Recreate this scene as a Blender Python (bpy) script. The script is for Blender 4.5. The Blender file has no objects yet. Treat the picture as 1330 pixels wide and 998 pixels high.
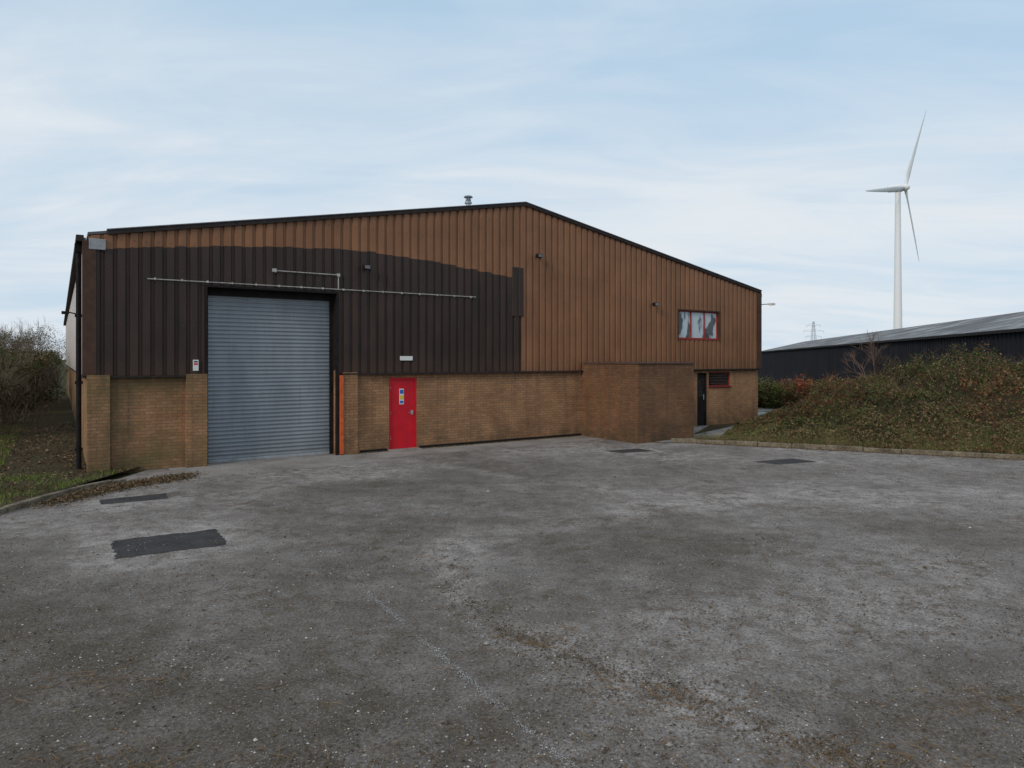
import bpy, bmesh, math, random
import numpy as np
from mathutils import Vector, noise, Matrix
random.seed(7); rng=np.random.default_rng(7)
sc=bpy.context.scene
sc.view_settings.view_transform='Standard'; sc.view_settings.look='None'; sc.view_settings.exposure=0

# ---------------------------------------------------------------- helpers
def link(o,parent=None):
    sc.collection.objects.link(o)
    if parent: o.parent=parent
    return o
def empty(name,loc=(0,0,0),rz=0):
    e=bpy.data.objects.new(name,None); e.location=loc; e.rotation_euler=(0,0,rz); e.empty_display_size=.3
    return link(e)
def meshobj(name,verts,faces,mats,parent=None,midx=None,cols=None,smooth=False):
    me=bpy.data.meshes.new(name); me.from_pydata([tuple(v) for v in verts],[],[tuple(f) for f in faces])
    if not isinstance(mats,(list,tuple)): mats=[mats]
    for m in mats: me.materials.append(m)
    if midx is not None: me.polygons.foreach_set('material_index',midx)
    if cols is not None:
        ca=me.color_attributes.new('Col','FLOAT_COLOR','POINT')
        c=np.ones((len(verts),4),dtype=np.float32); c[:,:3]=np.asarray(cols)[:,:3]
        ca.data.foreach_set('color',c.ravel())
    if smooth: me.polygons.foreach_set('use_smooth',[True]*len(me.polygons))
    me.update()
    return link(bpy.data.objects.new(name,me),parent)
class MB:
    def __init__(s): s.v=[];s.f=[];s.m=[];s.c=[]
    def box(s,a,b,m=0):
        x0,y0,z0=a;x1,y1,z1=b;n=len(s.v)
        s.v+=[(x0,y0,z0),(x1,y0,z0),(x1,y1,z0),(x0,y1,z0),(x0,y0,z1),(x1,y0,z1),(x1,y1,z1),(x0,y1,z1)]
        for f in [(0,3,2,1),(4,5,6,7),(0,1,5,4),(1,2,6,5),(2,3,7,6),(3,0,4,7)]:
            s.f.append(tuple(n+i for i in f)); s.m.append(m)
    def quad(s,a,b,c,d,m=0):
        n=len(s.v); s.v+=[a,b,c,d]; s.f.append((n,n+1,n+2,n+3)); s.m.append(m)
    def tube(s,p0,p1,r0,r1,n=8,m=0,caps=True):
        p0=Vector(p0);p1=Vector(p1);d=(p1-p0).normalized()
        a=d.orthogonal().normalized(); b=d.cross(a); k=len(s.v)
        for p,r in((p0,r0),(p1,r1)):
            for i in range(n):
                t=2*math.pi*i/n; s.v.append(tuple(p+a*math.cos(t)*r+b*math.sin(t)*r))
        for i in range(n):
            j=(i+1)%n; s.f.append((k+i,k+j,k+n+j,k+n+i)); s.m.append(m)
        if caps:
            s.f.append(tuple(k+i for i in range(n))[::-1]); s.m.append(m)
            s.f.append(tuple(k+n+i for i in range(n))); s.m.append(m)
    def make(s,name,mats,parent=None,bevel=0,smooth=False):
        o=meshobj(name,s.v,s.f,mats,parent,s.m,smooth=smooth)
        if bevel:
            md=o.modifiers.new('b','BEVEL'); md.width=bevel; md.segments=2; md.limit_method='ANGLE'
        return o

class NT:
    def __init__(s,name):
        s.mat=bpy.data.materials.new(name); s.mat.use_nodes=True; s.t=s.mat.node_tree; s.t.nodes.clear()
        s.out=s.n('ShaderNodeOutputMaterial'); s.b=s.n('ShaderNodeBsdfPrincipled'); s.l(s.b.outputs[0],s.out.inputs[0])
    def n(s,k,**kw):
        x=s.t.nodes.new(k)
        for a,v in kw.items(): setattr(x,a,v)
        return x
    def l(s,a,b): s.t.links.new(a,b)
    def setv(s,inp,v):
        if isinstance(v,bpy.types.NodeSocket): s.l(v,inp)
        else: inp.default_value=v
    def coord(s,scale=(1,1,1),kind='Object'):
        c=s.n('ShaderNodeTexCoord'); m=s.n('ShaderNodeMapping'); m.inputs['Scale'].default_value=scale
        s.l(c.outputs[kind],m.inputs[0]); return m.outputs[0]
    def noise(s,vec,scale,detail=5,rough=.55,dist=0):
        x=s.n('ShaderNodeTexNoise'); s.l(vec,x.inputs['Vector']); x.inputs['Scale'].default_value=scale
        x.inputs['Detail'].default_value=detail; x.inputs['Roughness'].default_value=rough; x.inputs['Distortion'].default_value=dist
        return x.outputs['Fac']
    def ramp(s,fac,stops):
        r=s.n('ShaderNodeValToRGB'); s.l(fac,r.inputs[0]); e=r.color_ramp.elements
        while len(e)<len(stops): e.new(.5)
        for i,(p,c) in enumerate(stops):
            e[i].position=p; e[i].color=(c,c,c,1) if isinstance(c,(int,float)) else (*c,1)
        return r.outputs[0]
    def mix(s,fac,a,b,mode='MIX'):
        m=s.n('ShaderNodeMix',data_type='RGBA',blend_type=mode)
        s.setv(m.inputs[0],fac)
        for i,v in((6,a),(7,b)):
            if isinstance(v,tuple): v=(*v[:3],1)
            s.setv(m.inputs[i],v)
        return m.outputs[2]
    def math(s,op,a,b=0,c=None):
        m=s.n('ShaderNodeMath',operation=op); s.setv(m.inputs[0],a); s.setv(m.inputs[1],b)
        if c is not None: s.setv(m.inputs[2],c)
        return m.outputs[0]
    def bump(s,h,strength=.3,dist=.02,prev=None):
        b=s.n('ShaderNodeBump'); b.inputs['Strength'].default_value=strength; b.inputs['Distance'].default_value=dist
        s.l(h,b.inputs['Height']); 
        if prev: s.l(prev,b.inputs['Normal'])
        s.l(b.outputs[0],s.b.inputs['Normal']); return b.outputs[0]
    def fin(s,col,rough=.8,spec=.3,metal=0):
        s.setv(s.b.inputs['Base Color'],(*col,1) if isinstance(col,tuple) else col)
        s.setv(s.b.inputs['Roughness'],rough); s.b.inputs['Specular IOR Level'].default_value=spec; s.b.inputs['Metallic'].default_value=metal
        return s.mat
def simple(name,col,rough=.6,spec=.4,metal=0,var=.25,scale=6,stretch=(1,1,1),bump=0):
    n=NT(name); v=n.coord(stretch); f=n.noise(v,scale,6)
    d=tuple(c*(1-var) for c in col); u=tuple(min(1,c*(1+var)) for c in col)
    c=n.ramp(f,[(.3,d),(.7,u)])
    if bump: n.bump(f,bump,.01)
    return n.fin(c,rough,spec,metal)
def vcol(name,rough=.85,spec=.15):
    n=NT(name); a=n.n('ShaderNodeAttribute',attribute_name='Col')
    n.fin(a.outputs['Color'],rough,spec); return n.mat

# ---------------------------------------------------------------- materials
def brick_mat(name,c1,c2,mortar,green=.5,dirt=.6):
    n=NT(name); tc=n.n('ShaderNodeTexCoord'); sp=n.n('ShaderNodeSeparateXYZ'); n.l(tc.outputs['Object'],sp.inputs[0])
    xy=n.math('ADD',sp.outputs[0],sp.outputs[1]); cb=n.n('ShaderNodeCombineXYZ'); n.l(xy,cb.inputs[0]); n.l(sp.outputs[2],cb.inputs[1])
    b=n.n('ShaderNodeTexBrick'); n.l(cb.outputs[0],b.inputs['Vector'])
    b.inputs['Color1'].default_value=(*c1,1); b.inputs['Color2'].default_value=(*c2,1); b.inputs['Mortar'].default_value=(*mortar,1)
    b.inputs['Scale'].default_value=1; b.inputs['Brick Width'].default_value=.225; b.inputs['Row Height'].default_value=.075
    b.inputs['Mortar Size'].default_value=.009; b.inputs['Mortar Smooth'].default_value=.25; b.inputs['Bias'].default_value=-.1
    o=tc.outputs['Object']
    big=n.noise(o,.9,6,.6); c=n.mix(1,b.outputs['Color'],n.ramp(big,[(.25,(.70,.66,.64)),(.7,(1.15,1.12,1.08))]),'MULTIPLY')
    fine=n.noise(o,22,4); c=n.mix(1,c,n.ramp(fine,[(.3,.78),(.7,1.18)]),'MULTIPLY')
    zf=n.n('ShaderNodeMapRange'); n.l(sp.outputs[2],zf.inputs[0]); zf.inputs[1].default_value=0; zf.inputs[2].default_value=.9; zf.inputs[3].default_value=1; zf.inputs[4].default_value=0
    pn=n.noise(o,1.7,6,.65)
    am=n.math('MULTIPLY',zf.outputs[0],n.ramp(pn,[(.38,0),(.62,1)]))
    c=n.mix(n.math('MULTIPLY',am,dirt),c,(.05,.045,.03))
    xl=n.n('ShaderNodeMapRange'); n.l(sp.outputs[0],xl.inputs[0]); xl.inputs[1].default_value=1.0; xl.inputs[2].default_value=4.5; xl.inputs[3].default_value=1; xl.inputs[4].default_value=.12
    g=n.math('MULTIPLY',n.math('MULTIPLY',xl.outputs[0],n.ramp(n.noise(o,1.3,6,.6),[(.4,0),(.6,1)])),green)
    c=n.mix(g,c,(.09,.095,.035))
    c=n.mix(n.math('MULTIPLY',n.ramp(n.noise(n.coord((2.5,2.5,.25)),1.6,6,.65),[(.5,0),(.7,1)]),.4),c,(.08,.06,.045))
    zt=n.n('ShaderNodeMapRange'); n.l(sp.outputs[2],zt.inputs[0]); zt.inputs[1].default_value=1.7; zt.inputs[2].default_value=2.3; zt.inputs[3].default_value=0; zt.inputs[4].default_value=.45
    c=n.mix(n.math('MULTIPLY',zt.outputs[0],n.ramp(n.noise(n.coord((2,2,.3)),3,5),[(.35,0),(.6,1)])),c,(.06,.045,.035))
    inv=n.math('SUBTRACT',1,b.outputs['Fac'])
    bb=n.bump(inv,.5,.006); n.bump(fine,.25,.004,bb)
    return n.fin(c,.9,.15)
M_brick=brick_mat('buff_brick',(.42,.225,.115),(.31,.16,.08),(.20,.145,.105),.5,.6)
M_brick2=brick_mat('brown_brick',(.24,.122,.064),(.17,.086,.046),(.13,.09,.065),.2,.75)

def clad_mat(name,a,b,rough=.5,dirtc=(.03,.022,.018),dirt=.45):
    n=NT(name); tc=n.n('ShaderNodeTexCoord'); o=tc.outputs['Object']
    pan=n.n('ShaderNodeSeparateXYZ'); n.l(o,pan.inputs[0])
    idx=n.math('FLOOR',n.math('ADD',pan.outputs[0],pan.outputs[1]))
    wn=n.n('ShaderNodeTexWhiteNoise',noise_dimensions='1D'); n.l(idx,wn.inputs['W'])
    streak=n.noise(n.coord((3,3,.5)),1.2,5,.55)
    c=n.ramp(streak,[(.3,b),(.7,a)])
    c=n.mix(1,c,n.ramp(wn.outputs['Value'],[(0,.93),(1,1.06)]),'MULTIPLY')
    blot=n.noise(o,.7,6,.6); c=n.mix(1,c,n.ramp(blot,[(.3,.80),(.7,1.15)]),'MULTIPLY')
    d=n.ramp(n.noise(n.coord((6,6,.3)),2.0,6,.7),[(.60,0),(.80,1)])
    c=n.mix(n.math('MULTIPLY',d,dirt),c,dirtc)
    zt=n.n('ShaderNodeMapRange'); n.l(pan.outputs[2],zt.inputs[0]); zt.inputs[1].default_value=2.15; zt.inputs[2].default_value=2.75; zt.inputs[3].default_value=.5; zt.inputs[4].default_value=0
    c=n.mix(n.math('MULTIPLY',zt.outputs[0],n.noise(n.coord((3,3,1)),3,4)),c,dirtc)
    n.bump(n.noise(o,3,3),.10,.02)
    return n.fin(c,rough,.35)
M_brown=clad_mat('brown_cladding',(.265,.122,.058),(.215,.097,.046),.5)
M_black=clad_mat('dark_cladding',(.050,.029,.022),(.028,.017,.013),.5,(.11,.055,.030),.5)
M_side=clad_mat('pale_side_cladding',(.58,.52,.48),(.46,.40,.37),.4,(.2,.15,.13))  # pale weathered tone, with the grazing sky reflection put into the base colour
M_trimdark=simple('dark_trim',(.034,.027,.026),.7,.15)
M_trimbrown=simple('brown_trim',(.075,.04,.028),.65,.2)
M_grey=simple('grey_trim',(.30,.31,.32),.5,.4)
M_jamb=simple('black_jamb',(.016,.013,.013),.7,.15,var=.4)
M_red=simple('red_paint',(.56,.008,.02),.4,.4,var=.12,scale=3)
M_redframe=simple('red_frame',(.28,.032,.022),.5,.4)
M_orange=simple('orange_paint',(.55,.10,.025),.5,.4,var=.25,scale=8)
M_white=simple('white_plastic',(.70,.70,.68),.5,.4,var=.06)
M_blue=simple('blue_sign',(.03,.12,.5),.5,var=.05)
M_yellow=simple('yellow_sign',(.75,.5,.05),.5,var=.05)
M_conduit=simple('galvanised_conduit',(.42,.40,.37),.45,.5,.2,var=.35,scale=12)
M_roof=simple('roof_sheet',(.10,.10,.11),.55,.4,scale=1.5,stretch=(1,.3,1))
M_conc=simple('concrete',(.27,.25,.225),.92,.2,var=.35,scale=2.2,bump=.2)
M_turb=simple('turbine_white',(.80,.81,.82),.4,.4,var=.02)
def glass(name,col,lo=.5):
    n=NT(name); f=n.noise(n.coord((1,1,.5)),1.9,2); c=n.ramp(f,[(.44,tuple(x*lo for x in col)),(.50,col)]); m=n.fin(c,.04,.9); n.b.inputs['Coat Weight'].default_value=.8; n.b.inputs['Coat Roughness'].default_value=.03; return m  # noise ramp paints bright and dark reflection patches into the glass colour
M_glass=glass('window_glass',(.58,.66,.70),.18); M_glassd=glass('dark_glass',(.03,.03,.035))
def roller_mat():
    n=NT('roller_steel'); o=n.coord(); c=n.ramp(n.noise(n.coord((1.5,1,.5)),1.2,6),[(.3,(.20,.222,.245)),(.7,(.28,.305,.33))])
    c=n.mix(n.math('MULTIPLY',n.ramp(n.noise(n.coord((12,1,.5)),1.5,6,.7),[(.55,0),(.75,1)]),.35),c,(.13,.11,.10))
    z=n.n('ShaderNodeSeparateXYZ'); n.l(o,z.inputs[0]); mr=n.n('ShaderNodeMapRange'); n.l(z.outputs[2],mr.inputs[0]); mr.inputs[1].default_value=.0; mr.inputs[2].default_value=.7; mr.inputs[3].default_value=.5; mr.inputs[4].default_value=0
    c=n.mix(n.math('MULTIPLY',mr.outputs[0],n.noise(n.coord((4,1,1)),2,5)),c,(.12,.095,.075))
    return n.fin(c,.45,.5,.2)
M_roller=roller_mat()

def asphalt_mat():
    n=NT('weathered_asphalt'); o=n.coord(); a=n.n('ShaderNodeAttribute',attribute_name='Col'); s=n.n('ShaderNodeSeparateColor'); n.l(a.outputs['Color'],s.inputs[0])
    big=n.noise(o,.35,7,.62,.4); mid=n.noise(o,1.8,7,.65,.3); md2=n.noise(o,7,6,.7); fine=n.noise(o,34,4,.75); grit=n.noise(o,160,2,.6)
    c=n.ramp(big,[(.3,(.150,.128,.112)),(.5,(.195,.172,.157)),(.7,(.240,.217,.204))])
    c=n.mix(1,c,n.ramp(mid,[(.3,(.68,.65,.63)),(.5,1.0),(.7,(1.25,1.23,1.22))]),'MULTIPLY')
    c=n.mix(1,c,n.ramp(md2,[(.3,(.70,.67,.64)),(.5,1.0),(.7,(1.25,1.24,1.24))]),'MULTIPLY')
    pm=n.math('MULTIPLY',s.outputs[0],n.ramp(n.noise(o,2.6,8,.75,.5),[(.36,.05),(.6,1)]))
    c=n.mix(pm,c,(.40,.36,.335))
    dm=n.math('MULTIPLY',s.outputs[1],n.ramp(n.noise(o,1.6,7,.7,.4),[(.33,.25),(.62,1)]))
    c=n.mix(dm,c,(.088,.072,.056))
    bm=n.math('MULTIPLY',s.outputs[2],n.ramp(n.noise(o,4.5,8,.8,.3),[(.47,0),(.60,1)]))
    c=n.mix(n.math('MULTIPLY',bm,.8),c,(.10,.072,.047))
    c=n.mix(1,c,n.ramp(fine,[(.3,.46),(.5,.97),(.7,1.65)]),'MULTIPLY')
    v=n.n('ShaderNodeTexVoronoi'); n.l(o,v.inputs['Vector']); v.inputs['Scale'].default_value=62
    sc_=n.n('ShaderNodeSeparateColor'); n.l(v.outputs['Color'],sc_.inputs[0])
    st=n.math('MULTIPLY',n.ramp(sc_.outputs[0],[(.72,0),(.82,1)]),n.ramp(v.outputs['Distance'],[(.28,1),(.42,0)]))
    c=n.mix(n.math('MULTIPLY',st,.6),c,(.40,.365,.33))
    dk=n.math('MULTIPLY',n.ramp(sc_.outputs[1],[(.6,0),(.72,1)]),n.ramp(v.outputs['Distance'],[(.28,1),(.45,0)]))
    c=n.mix(n.math('MULTIPLY',dk,.6),c,(.04,.033,.027))
    h=n.math('ADD',n.math('MULTIPLY',fine,.6),n.math('ADD',n.math('MULTIPLY',grit,.3),n.math('MULTIPLY',st,.5)))
    b1=n.bump(mid,.35,.04); n.bump(h,.8,.012,b1)
    return n.fin(c,.9,.18)
M_asph=asphalt_mat()
def patch_mat():
    n=NT('new_tarmac'); o=n.coord(); f=n.noise(o,45,4,.7); c=n.ramp(n.noise(o,3,5),[(.3,(.032,.030,.030)),(.7,(.060,.057,.056))])
    c=n.mix(1,c,n.ramp(f,[(.3,.5),(.7,1.8)]),'MULTIPLY'); n.bump(f,.8,.01); return n.fin(c,.92,.15)
M_patch=patch_mat()
def soil_mat(name,stops,scale=.8):
    n=NT(name); o=n.coord(); f=n.noise(o,scale,8,.7,.3); c=n.ramp(f,stops); g=n.noise(o,18,5,.7)
    c=n.mix(1,c,n.ramp(g,[(.3,.6),(.7,1.4)]),'MULTIPLY'); n.bump(g,.8,.05); return n.fin(c,.95,.1)
M_land=soil_mat('rough_grassland',[(.3,(.055,.048,.026)),(.5,(.07,.07,.03)),(.7,(.09,.09,.04))],.15)
M_soil=soil_mat('leaf_soil',[(.3,(.06,.042,.025)),(.55,(.07,.056,.03)),(.7,(.055,.07,.022))],.9)
M_veg=vcol('vegetation_leaves'); M_twig=vcol('twig_and_grit',.9,.1)

# ---------------------------------------------------------------- camera (24 mm lens)
H=2.55
cam=bpy.data.cameras.new('camera'); co=bpy.data.objects.new('camera',cam); sc.collection.objects.link(co)
cam.lens=24; cam.sensor_width=36; cam.clip_end=6000; cam.clip_start=.05
co.location=(0,0,H); co.rotation_euler=(math.radians(90),0,0); cam.shift_y=-32/1330
sc.camera=co

# ---------------------------------------------------------------- world
az=math.radians(-142); el=math.radians(27)
w=bpy.data.worlds.new('World'); sc.world=w; w.use_nodes=True; t=w.node_tree; N=t.nodes; N.clear(); L=t.links.new
out=N.new('ShaderNodeOutputWorld'); bg=N.new('ShaderNodeBackground'); bg.inputs[1].default_value=.1; L(bg.outputs[0],out.inputs[0])
sky=N.new('ShaderNodeTexSky'); sky.sky_type='NISHITA'; sky.sun_disc=False; sky.sun_elevation=el; sky.sun_rotation=az; sky.air_density=1.0; sky.dust_density=1.0; sky.ozone_density=1.5
tc=N.new('ShaderNodeTexCoord'); sp=N.new('ShaderNodeSeparateXYZ'); L(tc.outputs['Generated'],sp.inputs[0])
def M(op,a,b=0):
    m=N.new('ShaderNodeMath'); m.operation=op
    for i,v in((0,a),(1,b)):
        if isinstance(v,(int,float)): m.inputs[i].default_value=v
        else: L(v,m.inputs[i])
    return m.outputs[0]
zz=M('ADD',M('MAXIMUM',sp.outputs[2],0),.16)
cb=N.new('ShaderNodeCombineXYZ'); L(M('DIVIDE',sp.outputs[0],zz),cb.inputs[0]); L(M('DIVIDE',sp.outputs[1],zz),cb.inputs[1])
def wn(scale,rot,loc,noi,det=8,rough=.55,dist=.3):
    mp=N.new('ShaderNodeMapping'); mp.inputs['Scale'].default_value=scale; mp.inputs['Rotation'].default_value=(0,0,rot); mp.inputs['Location'].default_value=loc
    L(cb.outputs[0],mp.inputs[0]); x=N.new('ShaderNodeTexNoise'); L(mp.outputs[0],x.inputs[0]); x.inputs['Scale'].default_value=noi; x.inputs['Detail'].default_value=det; x.inputs['Roughness'].default_value=rough; x.inputs['Distortion'].default_value=dist
    return x.outputs['Fac']
def rp(f,st):
    r=N.new('ShaderNodeValToRGB'); L(f,r.inputs[0]); e=r.color_ramp.elements
    while len(e)<len(st): e.new(.5)
    for i,(p,c) in enumerate(st): e[i].position=p; e[i].color=(c,c,c,1)
    return r.outputs[0]
def mixc(f,a,b,mode='MIX'):
    m=N.new('ShaderNodeMix'); m.data_type='RGBA'; m.blend_type=mode
    for i,v in((0,f),(6,a),(7,b)):
        if isinstance(v,(int,float)): m.inputs[i].default_value=v
        elif isinstance(v,tuple): m.inputs[i].default_value=(*v,1)
        else: L(v,m.inputs[i])
    return m.outputs[2]
n1=wn((.28,1.0,1),.45,(3.1,1.7,0),.75,8,.5,.5); n2=wn((.7,1.5,1),.2,(7,2,0),1.7,9,.58,.6)
cm=M('ADD',M('MULTIPLY',n1,.7),M('MULTIPLY',n2,.3))
mask=rp(cm,[(.42,.0),(.51,.34),(.64,.88)])
hz=rp(sp.outputs[2],[(0.0,.6),(.22,.12),(.5,.0)])
mask=M('MINIMUM',M('ADD',mask,hz),.97)
blue=mixc(.86,sky.outputs[0],(4.85,6.7,8.5))       # mostly a fixed bright blue for the clear sky, lifting its brightness
cc=mixc(n2,(6.7,7.6,8.4),(8.2,8.5,8.8))
L(mixc(mask,blue,cc),bg.inputs[0])
sun=bpy.data.lights.new('sun','SUN'); sun.energy=1.4; sun.angle=math.radians(14); sun.color=(1,.88,.73)
so=bpy.data.objects.new('sun',sun); sc.collection.objects.link(so)
sd=Vector((math.sin(az)*math.cos(el),math.cos(az)*math.cos(el),math.sin(el)))
so.rotation_euler=sd.to_track_quat('Z','Y').to_euler()

# ---------------------------------------------------------------- terrain
K0=np.array([6.3,20.6]); kd=np.array([.908,-.419]); kn=np.array([.419,.908])
def pq(x,y):
    dx=x-K0[0];dy=y-K0[1]; return dx*kd[0]+dy*kd[1], dx*kn[0]+dy*kn[1]
def ss(t): t=max(0,min(1,t)); return t*t*(3-2*t)
def land(x,y):
    p,q=pq(x,y); z=-.03
    z-=2.1*ss((q-24)/14)*ss((x-8)/10)
    return z
def axis(lo,hi,fl,fh,step):
    a=list(np.arange(fl,fh+.01,step)); x=fl;d=step
    while x>lo: d*=1.35; x-=d; a.insert(0,x)
    x=fh;d=step
    while x<hi: d*=1.35; x+=d; a.append(x)
    return a
xs=axis(-3000,3000,-30,70,2); ys=axis(-600,4000,-10,150,2)
V=[(x,y,land(x,y)) for y in ys for x in xs]; nx=len(xs)
F=[(j*nx+i,j*nx+i+1,(j+1)*nx+i+1,(j+1)*nx+i) for j in range(len(ys)-1) for i in range(nx-1)]
meshobj('ground',V,F,M_land,smooth=True)

def dseg(px,py,line):
    d=np.full(px.shape,1e9)
    for (ax,ay),(bx,by) in zip(line[:-1],line[1:]):
        vx=bx-ax;vy=by-ay; tt=np.clip(((px-ax)*vx+(py-ay)*vy)/(vx*vx+vy*vy),0,1)
        d=np.minimum(d,np.hypot(px-ax-tt*vx,py-ay-tt*vy))
    return d
LG=[(-.9,9.4),(-.86,8.95),(-.6,7.5),(-.1,6.4),(.49,5.84),(1.17,5.35),(1.6,4.84),(2.14,4.37),(3.0,3.6)]
LP=[(-.9,9.2),(-.3,9.9),(.6,10.4),(2.3,11.6),(5,12.6),(9,13.5)]
L3=[(-2.5,17.2),(-.43,15.3),(2.3,12.9),(4.5,12.6)]
L4=[(-7.6,11.3),(-6.0,12.6),(-3.6,14.6),(-.5,17.6)]
T1=[[(-7,14.2),(-3,12.4),(0,11.9),(3,12.6),(7,15.2)],[(-6.5,13.0),(-3,11.2),(0,10.7),(3.4,11.3),(8,14)],[(-2,15.5),(1,12),(3,8),(4,4)],[(-.6,15.8),(2.5,12.2),(4.7,8),(5.9,4)]]
P1=[(-5.62,9.59),(-4.44,10.25),(-3.91,9.4),(-5.05,8.71)]
P2=[(-7.48,12.37),(-6.59,13.0),(-6.3,12.5),(-7.22,11.98)]
P3=[(2.57,19.0),(3.62,19.5),(3.96,19.0),(3.03,18.56)]
P4=[(6.0,17.0),(7.21,17.55),(7.61,17.0),(6.42,16.53)]
gx=np.concatenate([np.arange(-8.4,14,.12),np.arange(14,31,1.0)]); gy=np.concatenate([np.arange(-12,2.5,1.0),np.arange(2.5,24,.12),np.arange(24,38,1.0)])
X,Y=np.meshgrid(gx,gy); X=X.ravel();Y=Y.ravel()
g=lambda d,s: np.exp(-(d/s)**2)
nz=np.array([noise.fractal(Vector((x*.35,y*.35,3)),1,2,4) for x,y in zip(X,Y)])
nz2=np.array([noise.fractal(Vector((x*.9+9,y*.9,5)),1,2,4) for x,y in zip(X,Y)])
dw=nz2*.3
pale=.8*g(dseg(X,Y,LG)+dw,.26)+1.0*g(dseg(X,Y,LP)+dw,.42)+.55*g(dseg(X,Y,L3)+dw,.3)+.45*g(dseg(X,Y,L4)+dw,.5)
for P in(P1,P2): pale+=1.0*g(np.maximum(dseg(X,Y,P+[P[0]])+dw*1.2,0),.5)
for P in(P3,P4): pale+=.5*g(dseg(X,Y,P+[P[0]]),.35)
fs=(X+9.387)*.8329+(Y-15.1)*.5534; ft=-(X+9.387)*.5534+(Y-15.1)*.8329
pale+=.5*np.clip(1+ (ft+2.2)/2.2,0,1)*(ft<0)+ .42*np.clip((X+1)/7,0,1)*np.clip((Y-5)/7,0,1)
pale+=.5*np.clip(nz*2.2,0,1)
dark=.85*np.clip((10.5-Y)/5.5,0,1)*np.clip((1.4-X)/2.6,0,1)+.5*np.clip(-nz*2.4,0,1)+.3*np.clip((6-Y)/3,0,1)
dark+=.6*g(np.hypot((X-3.2)/1.4,(Y-9.0)/.9),1.1)+.45*g(np.hypot((X-.6)/1.2,(Y-7.4)/.5),1)+.4*g(np.hypot((X+2.5)/2.2,(Y-13.8)/.7),1)
for T in T1: dark+=.28*g(dseg(X,Y,T)+dw*.3,.16)
moss=.5+.6*np.clip(nz2*2,0,1)+.6*g(dseg(X,Y,LG)+.1,.25)+.4*np.clip(nz,0,1)
nx=len(gx)
F=[(j*nx+i,j*nx+i+1,(j+1)*nx+i+1,(j+1)*nx+i) for j in range(len(gy)-1) for i in range(nx-1)]
meshobj('asphalt_yard',np.c_[X,Y,X*0],F,M_asph,cols=np.clip(np.c_[pale,dark,moss],0,1))

def patch(name,P,z=.004,mat=M_patch,rag=.03):
    pts=[]
    for i in range(len(P)):
        a=np.array(P[i]);b=np.array(P[(i+1)%len(P)]); k=14
        for j in range(k):
            p=a+(b-a)*j/k; pts.append((p[0]+random.uniform(-rag,rag),p[1]+random.uniform(-rag,rag),z))
    c=np.mean(P,axis=0); V=[(c[0],c[1],z)]+pts; n=len(pts)
    return meshobj(name,V,[(0,1+(i+1)%n,1+i) for i in range(n)],mat)
patch('tarmac_patch',P1); patch('tarmac_patch',P2,rag=.015); patch('tarmac_patch',P3,rag=.01); patch('tarmac_patch',P4,rag=.01)

mb=MB()
a=np.array([-2.0,8.15]);b=np.array([1.3,2.75]);Ld=np.linalg.norm(b-a);u=(b-a)/Ld;pn=np.array([-u[1],u[0]])
for i in range(2600):
    s=random.uniform(0,Ld); o=random.gauss(0,.018); p=a+u*s+pn*o; r=random.uniform(.002,.006)
    if noise.noise(Vector((s*1.2,0,9)))<-.22+random.gauss(0,.12): continue
    n=len(mb.v)
    for k in range(5):
        th=k*1.257+random.uniform(-.3,.3); mb.v.append((p[0]+r*math.cos(th),p[1]+r*math.sin(th)*1.6,.004))
    mb.f.append((n,n+1,n+2,n+3,n+4)); mb.m.append(0)
mb.make('road_marking',simple('worn_white_paint',(.38,.36,.34),.8,.2,var=.3,scale=20))

# ---------------------------------------------------------------- main building
ang=math.radians(33.6); P0=(-9.387,15.1,0)
B=empty('industrial_warehouse',P0,ang)
W=23.4; D=45.0; RS=11.7; ZE=5.3; ZR=7.42
def roofz(s): return ZE+(ZR-ZE)*(1-abs(s-RS)/RS)
def b2w(s,t,z=0):
    c,si=math.cos(ang),math.sin(ang); return (P0[0]+c*s-si*t, P0[1]+si*s+c*t, z)
RO=(2.44,5.61,-1,4.25); DO=(7.15,8.0,-1,2.04); DD=(19.75,20.28,-1,2.03); LWN=(20.4,21.66,1.50,2.06); UW=(18.65,20.9,3.33,4.38)
def wall(mb,s0,s1,z0,z1,ops,m=0,y=0,rev=.12):
    S=sorted({s0,s1,*[v for o in ops for v in o[:2] if s0<v<s1]}); Z=sorted({z0,z1,*[v for o in ops for v in o[2:] if z0<v<z1]})
    for a,b in zip(S[:-1],S[1:]):
        for c,d in zip(Z[:-1],Z[1:]):
            ms,mz=(a+b)/2,(c+d)/2
            if any(o[0]<ms<o[1] and o[2]<mz<o[3] for o in ops): continue
            mb.quad((a,y,c),(b,y,c),(b,y,d),(a,y,d),m)
    for o in ops:
        c=max(o[2],z0); d=min(o[3],z1)
        mb.quad((o[0],y,c),(o[0],y,d),(o[0],y+rev,d),(o[0],y+rev,c),m); mb.quad((o[1],y,c),(o[1],y+rev,c),(o[1],y+rev,d),(o[1],y,d),m)
        if o[3]<z1: mb.quad((o[0],y,d),(o[1],y,d),(o[1],y+rev,d),(o[0],y+rev,d),m)
        if o[2]>z0: mb.quad((o[0],y,c),(o[0],y+rev,c),(o[1],y+rev,c),(o[1],y,c),m)
mb=MB(); wall(mb,0,W,-.1,2.26,[RO,DO,DD,LWN])
mb.quad((0,D,-.1),(0,0,-.1),(0,0,2.26),(0,D,2.26)); mb.quad((W,0,-.1),(W,D,-.1),(W,D,2.26),(W,0,2.26)); mb.quad((W,D,-.1),(0,D,-.1),(0,D,2.26),(W,D,2.26))
mb.make('brick_plinth_walls',M_brick,B)
mb=MB()
for a,b,dp in((-.02,.42,.16),(1.97,2.43,.18),(5.80,6.2,.12)):
    mb.box((a,-dp,-.1),(b,-.001,2.20))
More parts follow.
